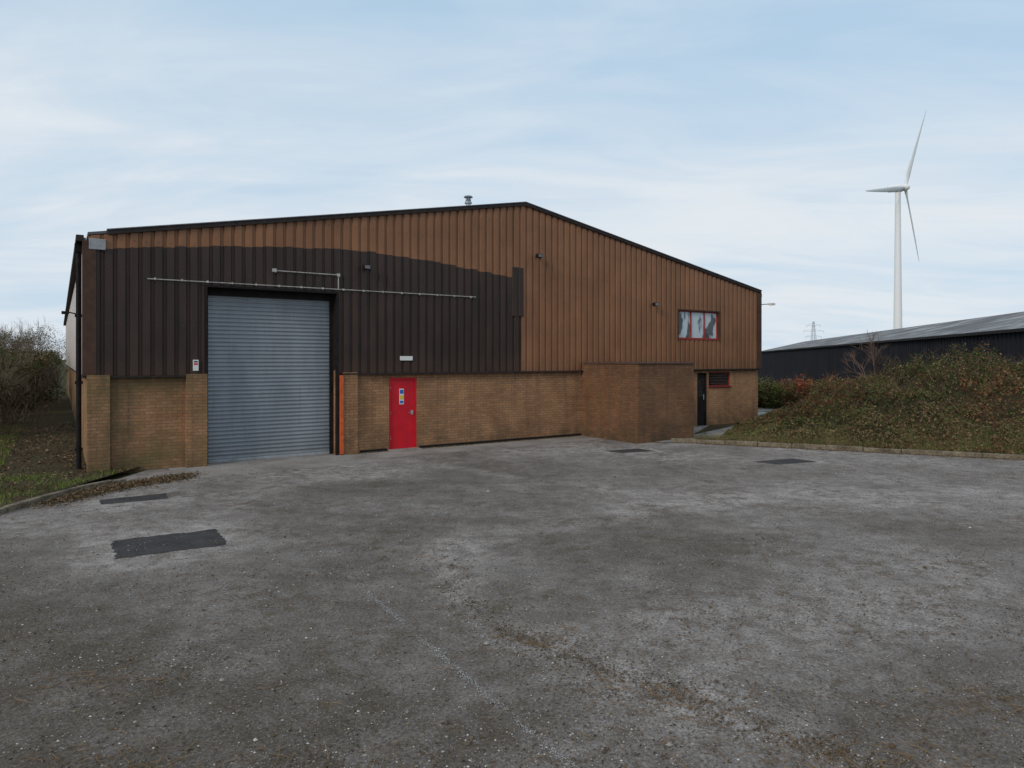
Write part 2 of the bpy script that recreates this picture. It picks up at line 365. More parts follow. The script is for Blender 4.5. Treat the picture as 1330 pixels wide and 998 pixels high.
mb.make('brick_piers',M_brick,B,bevel=.006)
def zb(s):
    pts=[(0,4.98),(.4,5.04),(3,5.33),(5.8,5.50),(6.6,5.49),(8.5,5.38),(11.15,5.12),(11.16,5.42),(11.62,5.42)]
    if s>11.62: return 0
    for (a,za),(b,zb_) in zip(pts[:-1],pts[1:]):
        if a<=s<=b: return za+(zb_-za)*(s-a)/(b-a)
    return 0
def clad(s0,s1,zf0,zft,ops,fm,pitch=.25,ys=-.03,dep=.045):
    prof=[(0,0),(.055,0),(.075,1),(.225,1),(.25,0)]
    S={s0,s1}; k=0
    while s0+k*pitch<s1:
        for u_,_ in prof[:-1]:
            v=s0+k*pitch+u_*pitch/.25
            if v<s1: S.add(round(v,4))
        k+=1
    for o in ops: S.add(o[0]);S.add(o[1])
    if s0<RS<s1: S.add(RS)
    S=sorted(S)
    def yp(s):
        u_=((s-s0)%pitch)*.25/pitch
        for (a,ya),(b,yb) in zip(prof[:-1],prof[1:]):
            if a<=u_<=b+1e-6: return ys-dep*(ya+(yb-ya)*(u_-a)/(b-a))
        return ys
    mb=MB()
    for a,b in zip(S[:-1],S[1:]):
        if b-a<1e-4: continue
        mid=(a+b)/2; cuts=fm(mid)
        lev=sorted([zf0]+[v for o in ops if o[0]<mid<o[1] for v in o[2:] if v>zf0]+[c for c in cuts if c>zf0])
        lev.append(None)
        for c,d in zip(lev[:-1],lev[1:]):
            mz=(c+(d if d else c+.2))/2
            if any(o[0]<mid<o[1] and o[2]<mz<o[3] for o in ops): continue
            da,db=(zft(a),zft(b)) if d is None else (d,d)
            if min(da,db)<=c: continue
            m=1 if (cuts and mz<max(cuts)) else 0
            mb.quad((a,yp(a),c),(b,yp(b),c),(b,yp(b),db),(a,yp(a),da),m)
    return mb
jit={}
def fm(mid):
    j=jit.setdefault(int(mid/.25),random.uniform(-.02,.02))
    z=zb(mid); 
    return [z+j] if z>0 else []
ops=[(2.38,5.67,-1,4.30),UW]
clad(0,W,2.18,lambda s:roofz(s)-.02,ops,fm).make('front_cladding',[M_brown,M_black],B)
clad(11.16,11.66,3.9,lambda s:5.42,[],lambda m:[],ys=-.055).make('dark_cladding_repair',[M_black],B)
# rows of fixing screws
mb=MB()
for z in (2.45,3.35,4.62,5.25,6.1,6.8):
    for k in range(int(W/.25)):
        s=k*.25+.15
        if z>roofz(s)-.15: continue
        if any(o[0]-.1<s<o[1]+.1 and o[2]-.05<z<o[3]+.1 for o in ops): continue
        mb.box((s-.011,-.082,z-.011),(s+.011,-.0755,z+.011))
mb.make('fixing_screws',simple('screw_head',(.10,.07,.055),.5,.4,.3),B)
def side(x,sgn,name,mat):
    mb=MB(); t=0
    while t<D:
        a=[(0,0),(.055,0),(.075,1),(.225,1),(.25,0)]
        for (u0,y0),(u1,y1) in zip(a[:-1],a[1:]):
            q0=(x+sgn*(.03+.04*y0),t+u0); q1=(x+sgn*(.03+.04*y1),t+u1)
            mb.quad((*q0,2.18),(*q1,2.18),(*q1,ZE-.05),(*q0,ZE-.05))
        t+=.25
    mb.make(name,mat,B)
side(0,-1,'left_side_cladding',M_side); side(W,1,'right_side_cladding',M_brown)
mb=MB(); mb.quad((0,D,2.18),(W,D,2.18),(W,D,ZE),(0,D,ZE)); n=len(mb.v); mb.v+=[(0,D,ZE),(W,D,ZE),(RS,D,ZR)]; mb.f.append((n,n+1,n+2)); mb.m.append(0)
mb.make('rear_cladding',M_brown,B)
def slab(sa,sb_,y0,y1,off,thk,m=0,za=None,zb_=None):
    za=roofz(sa) if za is None else za; zb_=roofz(sb_) if zb_ is None else zb_
    n=len(mb.v)
    mb.v+=[(sa,y0,za+off),(sb_,y0,zb_+off),(sb_,y1,zb_+off),(sa,y1,za+off),(sa,y0,za+off+thk),(sb_,y0,zb_+off+thk),(sb_,y1,zb_+off+thk),(sa,y1,za+off+thk)]
    for f in [(0,3,2,1),(4,5,6,7),(0,1,5,4),(1,2,6,5),(2,3,7,6),(3,0,4,7)]: mb.f.append(tuple(n+i for i in f)); mb.m.append(m)
mb=MB(); slab(0,RS,-.06,D,0,.06); slab(RS,W,-.06,D,0,.06); mb.make('roof',M_roof,B)
mb=MB(); slab(.38,RS,-.13,-.062,-.03,.10,0); slab(RS,W+.06,-.13,-.062,-.03,.10,0,zb_=ZE-.01); mb.make('barge_flashing',M_trimdark,B)
mb=MB(); slab(.36,RS,-.15,.14,.072,.02,0); slab(RS,W+.08,-.15,.14,.072,.02,0,zb_=ZE-.01); mb.make('barge_capping',simple('capping',(.17,.16,.175),.4,.5),B)
mb=MB(); mb.box((-.22,-.10,ZE-.16),(-.072,D,ZE-.02)); mb.box((W+.08,-.05,ZE-.2),(W+.2,D,ZE-.04)); mb.make('gutters',M_trimdark,B,bevel=.01)
mb=MB(); mb.box((.02,-.125,4.98),(.34,-.08,5.22)); mb.make('gutter_end_box',M_grey,B,bevel=.01)
mb=MB(); mb.box((-.10,-.11,2.18),(.16,-.078,5.16)); mb.box((-.10,-.077,2.18),(-.078,.25,5.16)); mb.make('corner_flashing_left',M_trimbrown,B,bevel=.006)
mb=MB(); mb.box((W-.16,-.11,2.18),(W+.10,-.078,5.26)); mb.box((W+.078,-.077,2.18),(W+.10,.25,5.16)); mb.make('corner_flashing_right',M_trimbrown,B,bevel=.006)
mb=MB()
for a,b in((-.06,2.30),(5.75,W+.06)): mb.box((a,-.13,2.135),(b,-.002,2.175))
mb.make('drip_flashing',M_trimdark,B,bevel=.005)
mb=MB(); mb.box((-.09,0.1,2.135),(-.003,D,2.175)); mb.make('side_drip_flashing',M_trimdark,B)
mb=MB(); mb.tube((-.16,.35,0),(-.16,.35,5.15),.055,.055,10); mb.box((-.24,.27,4.95),(-.08,.43,5.13))
for z in(.5,2.0,3.5): mb.box((-.235,.31,z),(-.08,.39,z+.06))
mb.make('downpipe',M_jamb,B)
# roller door
mb=MB(); s0,s1,_,zt=RO; y=.30
z=.04; pr=[(0,0),(.018,.0),(.03,-.012),(.055,-.022),(.08,-.016),(.095,0)]; pts=[]
while z<zt:
    for dz,dy in pr: pts.append((z+dz,y+dy))
    z+=.1
for (za,ya),(zb2,yb) in zip(pts[:-1],pts[1:]): mb.quad((s0+.03,ya,za),(s1-.03,ya,za),(s1-.03,yb,zb2),(s0+.03,yb,zb2))
mb.make('roller_shutter_door',M_roller,B)
mb=MB(); mb.box((s0+.05,y-.035,.005),(s1-.05,y+.03,.075)); mb.make('roller_bottom_rail',M_grey,B,bevel=.006)
mb=MB()
mb.box((s0-.055,-.11,2.2),(s0-.003,y-.05,zt+.04)); mb.box((s1+.003,-.11,0),(s1+.055,y-.05,zt+.04)); mb.box((s0-.055,-.11,zt+.042),(s1+.055,y-.05,zt+.09))
mb.box((s0+.001,y-.06,0),(s0+.07,y-.03,zt)); mb.box((s1-.07,y-.06,0),(s1-.001,y-.03,zt)); mb.box((s0,y-.1,zt-.12),(s1,y+.05,zt+.03))
mb.quad((s0,y+.08,-.1),(s1,y+.08,-.1),(s1,y+.08,zt+.1),(s0,y+.08,zt+.1)); mb.box((s0-.003,.001,-.05),(s0+.0,y,zt))
mb.make('roller_door_frame',M_jamb,B)
mb=MB(); mb.box((5.69,-.15,0.02),(5.795,-.02,2.125)); mb.make('orange_guard_post',M_orange,B,bevel=.01)
# red personnel door
mb=MB(); a,b=7.15,8.0
mb.box((a+.06,.05,.03),(b-.06,.09,1.97),0)
mb.box((a+.002,.02,0),(a+.058,.1,2.035),0); mb.box((b-.058,.02,0),(b-.002,.1,2.035),0); mb.box((a+.059,.02,1.975),(b-.059,.1,2.035),0)
mb.box((a+.33,.043,1.28),(a+.47,.049,1.72),1); mb.box((a+.345,.038,1.58),(a+.455,.042,1.69),2); mb.box((a+.345,.038,1.42),(a+.455,.042,1.53),3); mb.box((a+.345,.038,1.31),(a+.455,.042,1.38),2)
mb.box((b-.17,.02,.98),(b-.10,.048,1.1),4)
mb.tube((b-.135,.03,1.04),(b-.25,.03,1.04),.009,.009,6,4)
for z in (.3,1.0,1.7): mb.box((a+.05,.035,z),(a+.075,.052,z+.09),4)
mb.make('red_entrance_door',[M_red,M_white,M_blue,M_yellow,M_grey],B,bevel=.003)
mb=MB(); mb.box((a-.05,-.25,-.02),(b+.05,.1,.03)); mb.make('door_threshold',M_conc,B,bevel=.01)
mb=MB(); mb.box((7.44,-.11,2.52),(7.82,-.083,2.64)); mb.make('wall_sign',M_white,B,bevel=.003)
mb=MB(); mb.box((2.12,-.11,2.28),(2.24,-.085,2.54),0); mb.box((2.14,-.115,2.42),(2.22,-.111,2.46),1); mb.box((2.14,-.115,2.48),(2.22,-.111,2.51),2); mb.make('warning_sign',[M_white,M_red,M_jamb],B)
mb=MB(); a,b=DD[0],DD[1]
mb.box((a+.05,.06,0.03),(b-.05,.10,1.98),0); mb.box((a+.002,.0,0),(a+.048,.11,2.03),0); mb.box((b-.048,.0,0),(b-.002,.11,2.03),0)
mb.box((a+.1,.045,1.1),(b-.1,.058,1.8),1); mb.tube((b-.14,.02,1.0),(b-.14,.02,1.2),.012,.012,6,2)
mb.make('dark_side_door',[M_jamb,M_glassd,M_grey],B)
def window(name,o,nm,fmats,gm,y=0,fw=.045):
    mb=MB(); a,b,c,d=o
    mb.box((a+.002,y-.02,c+.002),(b-.002,y+.06,c+fw)); mb.box((a+.002,y-.02,d-fw),(b-.002,y+.06,d-.002))
    mb.box((a+.003,y-.018,c+fw),(a+fw,y+.058,d-fw)); mb.box((b-fw,y-.018,c+fw),(b-.003,y+.058,d-fw))
    for i in range(1,nm):
        s=a+(b-a)*i/nm; mb.box((s-.02,y-.015,c+fw),(s+.02,y+.055,d-fw))
    mb.box((a-.03,y-.09,c-.04),(b+.03,y+.02,c))
    mb.make(name+'_frame',fmats,B,bevel=.004)
    mb=MB(); mb.quad((a+.02,y+.03,c+.02),(b-.02,y+.03,c+.02),(b-.02,y+.03,d-.02),(a+.02,y+.03,d-.02)); mb.make(name+'_glass',gm,B)
window('upper_window',UW,3,M_redframe,M_glass,y=.0,fw=.04)
window('lower_window',LWN,1,simple('dull_red_frame',(.20,.025,.02),.6,.3),M_glassd,y=.04,fw=.04)
mb=MB()
for i in range(4): mb.box((20.46,.035,1.60+i*.105),(21.6,.048,1.62+i*.105))
mb.make('lower_window_bars',M_trimbrown,B)
mb=MB(); a,b,c,d=UW
mb.box((a-.06,-.09,c-.10),(a-.001,.0,d+.05)); mb.box((b+.001,-.09,c-.10),(b+.06,.0,d+.05)); mb.box((a-.0,-.09,d+.001),(b+.0,.05,d+.05))
mb.make('upper_window_trim',M_trimbrown,B)
mb=MB(); y=-.105
mb.tube((1.16,y,4.40),(9.9,y,4.42),.013,.013,6); mb.tube((4.01,y,4.79),(5.64,y,4.79),.014,.014,6); mb.tube((5.66,y,4.80),(5.66,y,4.41),.014,.014,6)
for i in range(16): s=1.3+i*.56; mb.box((s,y-.02,4.385),(s+.04,y+.02,4.435))
mb.box((3.95,y-.03,4.75),(4.05,y+.02,4.84)); mb.box((5.62,y-.03,4.75),(5.70,y+.02,4.83))
mb.make('cable_conduit',M_conduit,B)
def flood(s,z):
    mb=MB(); mb.box((s-.02,-.16,z),(s+.02,-.07,z+.05)); 
    mb.box((s-.09,-.30,z-.06),(s+.09,-.17,z+.06)); mb.box((s-.075,-.305,z-.045),(s+.075,-.3005,z+.045),1)
    mb.make('floodlight',[M_jamb,M_glassd],B,bevel=.008)
for s,z in((6.4,5.04),(12.15,5.83),(17.3,4.52)): flood(s,z)
mb=MB(); mb.tube((W+.08,-.02,4.80),(W+.45,-.25,4.83),.02,.02,6,0); mb.box((W+.38,-.38,4.78),(W+.62,-.20,4.86),1); mb.make('corner_lamp',[M_grey,M_white],B)
mb=MB(); mb.tube((-.08,8,4.0),(-.3,8,4.05),.02,.02,6,0); mb.box((-.46,7.9,3.98),(-.26,8.1,4.07),0); mb.make('side_lamp',[M_jamb],B)
mb=MB(); s=10.56;tt=1.5; z0=roofz(s)
mb.tube((s,tt,z0-.1),(s,tt,z0+.50),.075,.075,14,0); mb.tube((s,tt,z0+.40),(s,tt,z0+.44),.12,.12,14,0); mb.tube((s,tt,z0+.48),(s,tt,z0+.56),.10,.06,14,0)
mb.tube((s,tt,z0+.60),(s,tt,z0+.64),.15,.13,14,0); mb.tube((s,tt,z0+.05),(s,tt,z0+.12),.14,.09,14,0)
for i in range(3):
    th_=i*2.1; mb.tube((s+.09*math.cos(th_),tt+.09*math.sin(th_),z0+.5),(s+.1*math.cos(th_),tt+.1*math.sin(th_),z0+.61),.008,.008,5,0)
mb.make('flue',simple('flue_steel',(.30,.31,.33),.3,.5,.7),B)
mb=MB(); ax0,ax1,ay=14.05,16.52,-2.68
mb.quad((ax0,ay,-.1),(ax1,ay,-.1),(ax1,ay,2.40),(ax0,ay,2.40)); mb.quad((ax0,-.001,-.1),(ax0,ay,-.1),(ax0,ay,2.40),(ax0,-.001,2.40)); mb.quad((ax1,ay,-.1),(ax1,-.001,-.1),(ax1,-.001,2.40),(ax1,ay,2.40))
mb.make('annex_brick_walls',M_brick2,B)
mb=MB(); mb.box((ax0-.03,ay-.03,2.401),(ax1+.03,-.14,2.46)); mb.make('annex_roof_capping',simple('annex_cap',(.085,.05,.04),.7),B,bevel=.008)
mb=MB(); mb.box((6.3,-.03,-.02),(7.08,-.002,.07)); mb.box((8.07,-.03,-.02),(ax0-.02,-.002,.07)); mb.make('base_course',M_jamb,B)

def apron():
    S=np.arange(1.6,14.03,.2); front=[]
    for s in S:
        d=1.85 if s<6.4 else 1.25
        front.append((s,-d+random.uniform(-.02,.02)))
    V=[b2w(s,.28 if 2.44<s<5.61 else -.001,.004) for s in S]+[b2w(s,d,.004) for s,d in front]; n=len(S)
    F=[(n+i,n+i+1,i+1,i) for i in range(n-1)]
    n_=NT('apron_concrete'); o=n_.coord(); f=n_.noise(o,.9,8,.7,.4); cc_=n_.ramp(f,[(.3,(.18,.155,.135)),(.5,(.28,.25,.225)),(.7,(.36,.33,.305))])
    h=n_.noise(o,28,5,.7); cc_=n_.mix(1,cc_,n_.ramp(h,[(.3,.65),(.7,1.35)]),'MULTIPLY'); n_.bump(h,.5,.01); n_.fin(cc_,.9,.2)
    meshobj('concrete_apron',V,F,n_.mat)
apron()
patch('footpath',[(4.4,20.95),(6.1,20.65),(9.5,24.5),(11.6,28.0),(12.2,33),(10.2,33),(10.1,28.2),(6.0,22.8)],z=.02,mat=M_conc,rag=.005)

# ---------------------------------------------------------------- kerbs
def kerb(name,line,w=.13,h=.10,unit=.9):
    mb=MB()
    for (ax,ay),(bx,by) in zip(line[:-1],line[1:]):
        a=np.array([ax,ay]);b=np.array([bx,by]);Lk=np.linalg.norm(b-a);u=(b-a)/Lk;n_=np.array([-u[1],u[0]])*w/2
        k=max(1,int(round(Lk/unit)))
        for i in range(k):
            p=a+u*Lk*i/k; q=a+u*(Lk*(i+1)/k-.012); j=random.uniform(-.012,.012); zz=h+random.uniform(-.012,.012)
            m=len(mb.v)
            for z in(-.02,zz):
                for c in(p-n_,q-n_,q+n_,p+n_): mb.v.append((c[0]+j*u[1],c[1]+j*u[0],z))
            for f in [(0,3,2,1),(4,5,6,7),(0,1,5,4),(1,2,6,5),(2,3,7,6),(3,0,4,7)]: mb.f.append(tuple(m+i for i in f)); mb.m.append(0)
    return mb.make(name,soil_mat('kerb_'+name,[(.3,(.08,.065,.045)),(.5,(.19,.155,.11)),(.7,(.30,.25,.19))],2.5),bevel=.015)
kerb('kerb',[(-8.46,-6),(-8.46,12.3),(-8.40,13.2),(-8.15,13.9),(-8.0,14.15)],h=.09)
kerb('kerb',[(4.9,21.0),(5.6,20.75),(6.4,20.45),(13.05,17.35),(24,12.3)],h=.12)

# ---------------------------------------------------------------- vegetation helpers
class LB:
    def __init__(s): s.v=[];s.f=[];s.c=[];s.n=0
    def leaves(s,P,size,col,flat=0):
        P=np.asarray(P);n=len(P)
        d=rng.normal(size=(n,3)); d/=np.linalg.norm(d,axis=1)[:,None]
        if flat: d[:,2]*=(1-flat); d/=np.linalg.norm(d,axis=1)[:,None]
        e=np.cross(d,rng.normal(size=(n,3))); e/=np.linalg.norm(e,axis=1)[:,None]
        sz=size*rng.uniform(.5,1.4,n)[:,None]
        q=np.stack([P-d*sz,P-e*sz*.45,P+d*sz,P+e*sz*.45],1).reshape(-1,3)
        f=(np.arange(n)*4)[:,None]+np.arange(4)+s.n
        s.v.append(q);s.f+=f.tolist();s.c.append(np.repeat(col,4,axis=0));s.n+=4*n
    def sliver(s,A,Bp,wd,col):
        A=np.asarray(A);Bp=np.asarray(Bp);n=len(A); d=Bp-A; e=np.cross(d,rng.normal(size=(n,3))); e/=(np.linalg.norm(e,axis=1)[:,None]+1e-9); e*=np.asarray(wd).reshape(-1,1)
        q=np.stack([A-e,A+e,Bp+e*.3],1).reshape(-1,3); f=(np.arange(n)*3)[:,None]+np.arange(3)+s.n
        s.v.append(q);s.f+=f.tolist();s.c.append(np.repeat(col,3,axis=0));s.n+=3*n
    def make(s,name,mat=None,parent=None):
        return meshobj(name,np.concatenate(s.v),s.f,mat or M_veg,parent,cols=np.concatenate(s.c))
def pal(n,cols,wt,P=None,clump=1.2):
    cols=np.array(cols); wt=np.array(wt,float); wt/=wt.sum()
    if P is None: idx=rng.choice(len(cols),n,p=wt)
    else:
        f=np.array([noise.fractal(Vector(p)*clump,1,2,3) for p in P]); f=(f-f.min())/(np.ptp(f)+1e-9)
        f=np.clip(f+rng.normal(0,.13,n),0,.999); r=np.argsort(np.argsort(f))/n
        idx=np.searchsorted(np.cumsum(wt),r); idx=np.clip(idx,0,len(cols)-1)
    return cols[idx]*rng.uniform(.6,1.35,n)[:,None]
def bare(mb,base,h,levels=5,spread=.55,kids=3,r=.04,lean=(0,0)):
    def rec(p,d,l,r,k):
        q=p+d*l; mb.tube(p,q,r,r*.65,4 if k<levels-1 else 3,0,False)
        if k==0: return
        for i in range(kids if k>1 else kids+1):
            nd=(d+Vector((random.gauss(0,spread),random.gauss(0,spread),random.gauss(.12,spread*.6)))).normalized()
            st=p+d*l*random.uniform(.45,1)
            rec(st,nd,l*random.uniform(.6,.85),r*.62,k-1)
    rec(Vector(base),Vector((lean[0],lean[1],1)).normalized(),h*.33,r,levels-1)

# ---------------------------------------------------------------- right bank
def mz(x,y):
    p,q=pq(x,y)
    e=ss((q+.1)/4.6)**.7; l=.10*ss((p+.1)/1.2)+.90*ss((p-.4)/6.2)**.8; bk=1-ss((q-8)/6)
    l*= .84+.16*ss((p-3)/9)
    return (2.05*e*l*bk+ (.34*noise.fractal(Vector((x*.45,y*.45,1)),1,2,4)+.20*noise.noise(Vector((x*1.3,y*1.3,4))))*e*min(1,l*1.5)*bk)
V=[];ps=np.arange(-1.2,30,.3);qs=np.arange(.05,14.2,.3)
for q in qs:
    for p in ps:
        w_=K0+kd*p+kn*q; V.append((w_[0],w_[1],max(0,mz(w_[0],w_[1]))+.012))
nx=len(ps); F=[(j*nx+i,j*nx+i+1,(j+1)*nx+i+1,(j+1)*nx+i) for j in range(len(qs)-1) for i in range(nx-1)]
BK=empty('bramble_bank')
meshobj('soil_bank',V,F,M_soil,BK,smooth=True)
n=155000
p=-.2+rng.random(n)**1.2*19; q=.15+rng.random(n)**1.25*9
XY=K0[None]+p[:,None]*kd+q[:,None]*kn
Zb=np.array([max(0,mz(x,y)) for x,y in XY]); fn=np.array([noise.fractal(Vector((x*1.0,y*1.0,7)),1,2,4) for x,y in XY])
thick=(.06+.95*np.clip(fn+.25,0,1))*np.clip(Zb/.7,.12,1)
Z=Zb+thick*rng.random(n)**.45+.02
P=np.c_[XY,Z]
G=[(.045,.036,.022),(.045,.062,.02),(.036,.055,.016),(.075,.09,.03),(.09,.10,.037),(.14,.09,.045),(.055,.078,.024),(.14,.065,.034),(.045,.06,.02)]
col=pal(n,G,[2,2.2,2.2,1.8,1.2,1.6,2,1.1,2],P*np.array([1,1,1.4]),.8)
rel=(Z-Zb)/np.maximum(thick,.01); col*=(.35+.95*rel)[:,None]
tan=rng.random(n)<(.45*(q<1.6)+.10); col[tan]=np.array([.21,.15,.08])*rng.uniform(.5,1.2,tan.sum())[:,None]
rb=(fn>0)&(p>6.5)&(q<3.2)&(rng.random(n)<.6); col[rb]=np.array([.19,.095,.048])*rng.uniform(.5,1.3,rb.sum())[:,None]
rl=(p<4)&(q>3)&(rng.random(n)<.25); col[rl]=np.array([.15,.05,.03])*rng.uniform(.5,1.3,rl.sum())[:,None]
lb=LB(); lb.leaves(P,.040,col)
m=20000; i=rng.choice(n,m); A=P[i]+[0,0,-.05]; dlt=np.c_[rng.normal(0,.22,m),rng.normal(0,.22,m),rng.uniform(.05,.42,m)*np.clip(Zb[i],.25,1)]
lb.sliver(A,A+dlt,rng.uniform(.003,.007,m),pal(m,[(.16,.10,.065),(.13,.06,.04),(.22,.17,.105)],[2,1.5,1]))
m=18000; pp=rng.uniform(-.9,19,m); qq=.08+np.abs(rng.normal(0,.8,m)); xy=K0[None]+pp[:,None]*kd+qq[:,None]*kn
zb_=np.array([max(0,mz(x,y)) for x,y in xy]); A=np.c_[xy,zb_]; dl=np.c_[rng.normal(0,.07,m),rng.normal(-.03,.07,m),rng.uniform(.05,.26,m)]
lb.sliver(A,A+dl,rng.uniform(.003,.007,m),pal(m,[(.22,.16,.08),(.08,.11,.03),(.13,.13,.05),(.13,.08,.04)],[2,2,2,1.5],A,.8))
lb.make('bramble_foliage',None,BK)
mb=MB(); bare(mb,(13.9,26.0,0.6),3.3,6,.42,3,.035)
mb.make('bare_sapling',simple('bark',(.15,.10,.08),.9,.1))

# hedge beyond the footpath (reddish and green shrubs)
lb=LB()
for i in range(30):
    t_=i/29; cx=11+11*t_+random.uniform(-.4,.4); cy=36.5+random.uniform(-1.2,1.8); hz_=random.uniform(.55,.95); r=random.uniform(.7,1.15)
    k=1800; d=rng.normal(size=(k,3)); d/=np.linalg.norm(d,axis=1)[:,None]; P=np.array([cx,cy,hz_*.8])+d*np.array([r,r,hz_])*rng.random(k)[:,None]**.4*rng.uniform(.7,1.2,k)[:,None]
    colr=pal(k,[(.28,.06,.03),(.22,.09,.045),(.14,.09,.04),(.07,.08,.025)] if .39<cx/cy<.50 else [(.12,.14,.03),(.15,.15,.045),(.07,.08,.025),(.16,.09,.04)],[2,2,1,1],P,1)
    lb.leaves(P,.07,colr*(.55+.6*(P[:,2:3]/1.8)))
    A=P[:200]; lb.sliver(A,A+np.c_[rng.normal(0,.15,200),rng.normal(0,.15,200),rng.uniform(.2,.6,200)],rng.uniform(.006,.012,200),pal(200,[(.18,.08,.05),(.15,.12,.08)],[1,1]))
lb.make('hedge')

# ---------------------------------------------------------------- left verge, grass, shrubs
def vz(x,y):
    d=-8.5-x; return .085+.05*noise.noise(Vector((x*.6,y*.6,0)))*min(1,max(0,d))+ .12*ss((d-4)/6)
V=[];xs_=list(-8.52-np.arange(0,8,.25))+list(-16.5-np.arange(0,14,1.));ys_=np.concatenate([np.arange(-6,32,.4),np.arange(32,80,2)])
for y in ys_:
    for k,x in enumerate(xs_): V.append((x,y,vz(x,y)))
nx=len(xs_); F=[(j*nx+i+1,j*nx+i,(j+1)*nx+i,(j+1)*nx+i+1) for j in range(len(ys_)-1) for i in range(nx-1)]
GV=empty('grass_verge'); meshobj('verge_soil',V,F,M_soil,GV,smooth=True)
def sidet(x,y):
    return (x-P0[0])*.8329+(y-P0[1])*.5534, -(x-P0[0])*.5534+(y-P0[1])*.8329
lb=LB(); m=95000
gx_=-8.55-rng.random(m)**1.2*9; gy_=8+rng.random(m)**1.3*20
gs,gt=sidet(gx_,gy_)
keep=~((gt>-.2)&(gs>-1.6))
nn=np.array([noise.fractal(Vector((x*.7,y*.7,2)),1,2,3) for x,y in zip(gx_,gy_)]); keep&=(nn+rng.normal(0,.2,m))>-.15
gx_=gx_[keep];gy_=gy_[keep];m=len(gx_); A=np.c_[gx_,gy_,[vz(x,y) for x,y in zip(gx_,gy_)]]
dl=np.c_[rng.normal(0,.03,m),rng.normal(0,.03,m),rng.uniform(.03,.12,m)]
lb.sliver(A,A+dl,rng.uniform(.003,.006,m),pal(m,[(.10,.08,.04),(.11,.15,.03),(.15,.23,.04),(.20,.18,.08)],[1.5,2,2.6,1],A,.6))
k=15000; x=-8.5-rng.random(k)*8; y=9+rng.random(k)*24; P=np.c_[x,y,np.array([vz(a,b) for a,b in zip(x,y)])+.02]
lb.leaves(P,.035,pal(k,[(.17,.105,.06),(.23,.155,.09),(.09,.055,.033)],[2,1,2]),flat=.85)
lb.make('grass_blades',None,GV)
M_bark=simple('grey_bark',(.16,.125,.095),.9,.1,var=.4)
def thicket(name,pts,green,lv=5,nb=4,lf=1.0,rr=.03):
    e=empty(name); mb=MB(); lb=LB()
    for (x,y,h,r) in pts:
        for j in range(nb):
            bare(mb,(x+random.uniform(-r,r)*.7,y+random.uniform(-r,r)*.7,0),h*random.uniform(.85,1.3),lv,.40,3,rr)
        k=int(3800*r*h/2.5*lf)
        # irregular crown: several leaf clumps
        cs=[(x+random.gauss(0,r*.55),y+random.gauss(0,r*.55),h*random.uniform(.18,.88),random.uniform(.3,.62)*r) for _ in range(9)]
        PP=[]
        for cx,cy,cz,cr in cs:
            kk=k//9; d=rng.normal(size=(kk,3)); d/=np.linalg.norm(d,axis=1)[:,None]; PP.append(np.array([cx,cy,cz])+d*cr*np.array([1,1,.8])*rng.random(kk)[:,None]**.45)
        P=np.concatenate(PP); P=P[P[:,2]>.02]; k=len(P)
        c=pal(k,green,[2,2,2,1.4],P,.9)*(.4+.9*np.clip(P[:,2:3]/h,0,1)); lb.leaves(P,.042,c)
        k=900; A=np.array([x,y,0])+rng.normal(0,r*.5,(k,3))*[1,1,0]+np.c_[np.zeros(k),np.zeros(k),h*.6*rng.random(k)]
        lb.sliver(A,A+np.c_[rng.normal(0,.2,k),rng.normal(0,.2,k),rng.uniform(.2,.6,k)],rng.uniform(.003,.008,k),pal(k,[(.16,.11,.075),(.22,.17,.12),(.10,.065,.045)],[1,1,1]))
    mb.make('branches',M_bark,e); lb.make('leaves',None,e)
GR=[(.085,.06,.035),(.065,.08,.026),(.048,.065,.02),(.15,.10,.055)]
thicket('shrub_thicket',[(-16.6,20.6,2.5,1.1),(-17.6,22.6,2.9,1.3),(-18.9,25.0,3.0,1.3),(-20.2,27.4,2.8,1.2),(-21.9,29.8,3.1,1.2),(-19.6,22.2,3.1,1.5),(-21.5,25,3.3,1.4),(-23.3,32.5,3.0,1.2),(-25,35.5,3.2,1.2),(-27,39,3.2,1.3),(-24,28,3.4,1.5),(-26.5,34,3.5,1.5)],GR)
thicket('bare_tree_row',[(-33,46,5.0,1.6),(-35.5,50,4.8,1.6),(-37,54.5,4.6,1.8),(-40,57,5.4,2.0),(-36,44,5.6,1.8),(-38.3,60,5.0,1.8),(-31,43,4.6,1.4),(-28,37,4.6,1.2),(-25,33,4.2,1.1),(-23.2,30.5,4.0,1.0),(-27,35,4.8,1.2)],GR,6,2,.25,.035)

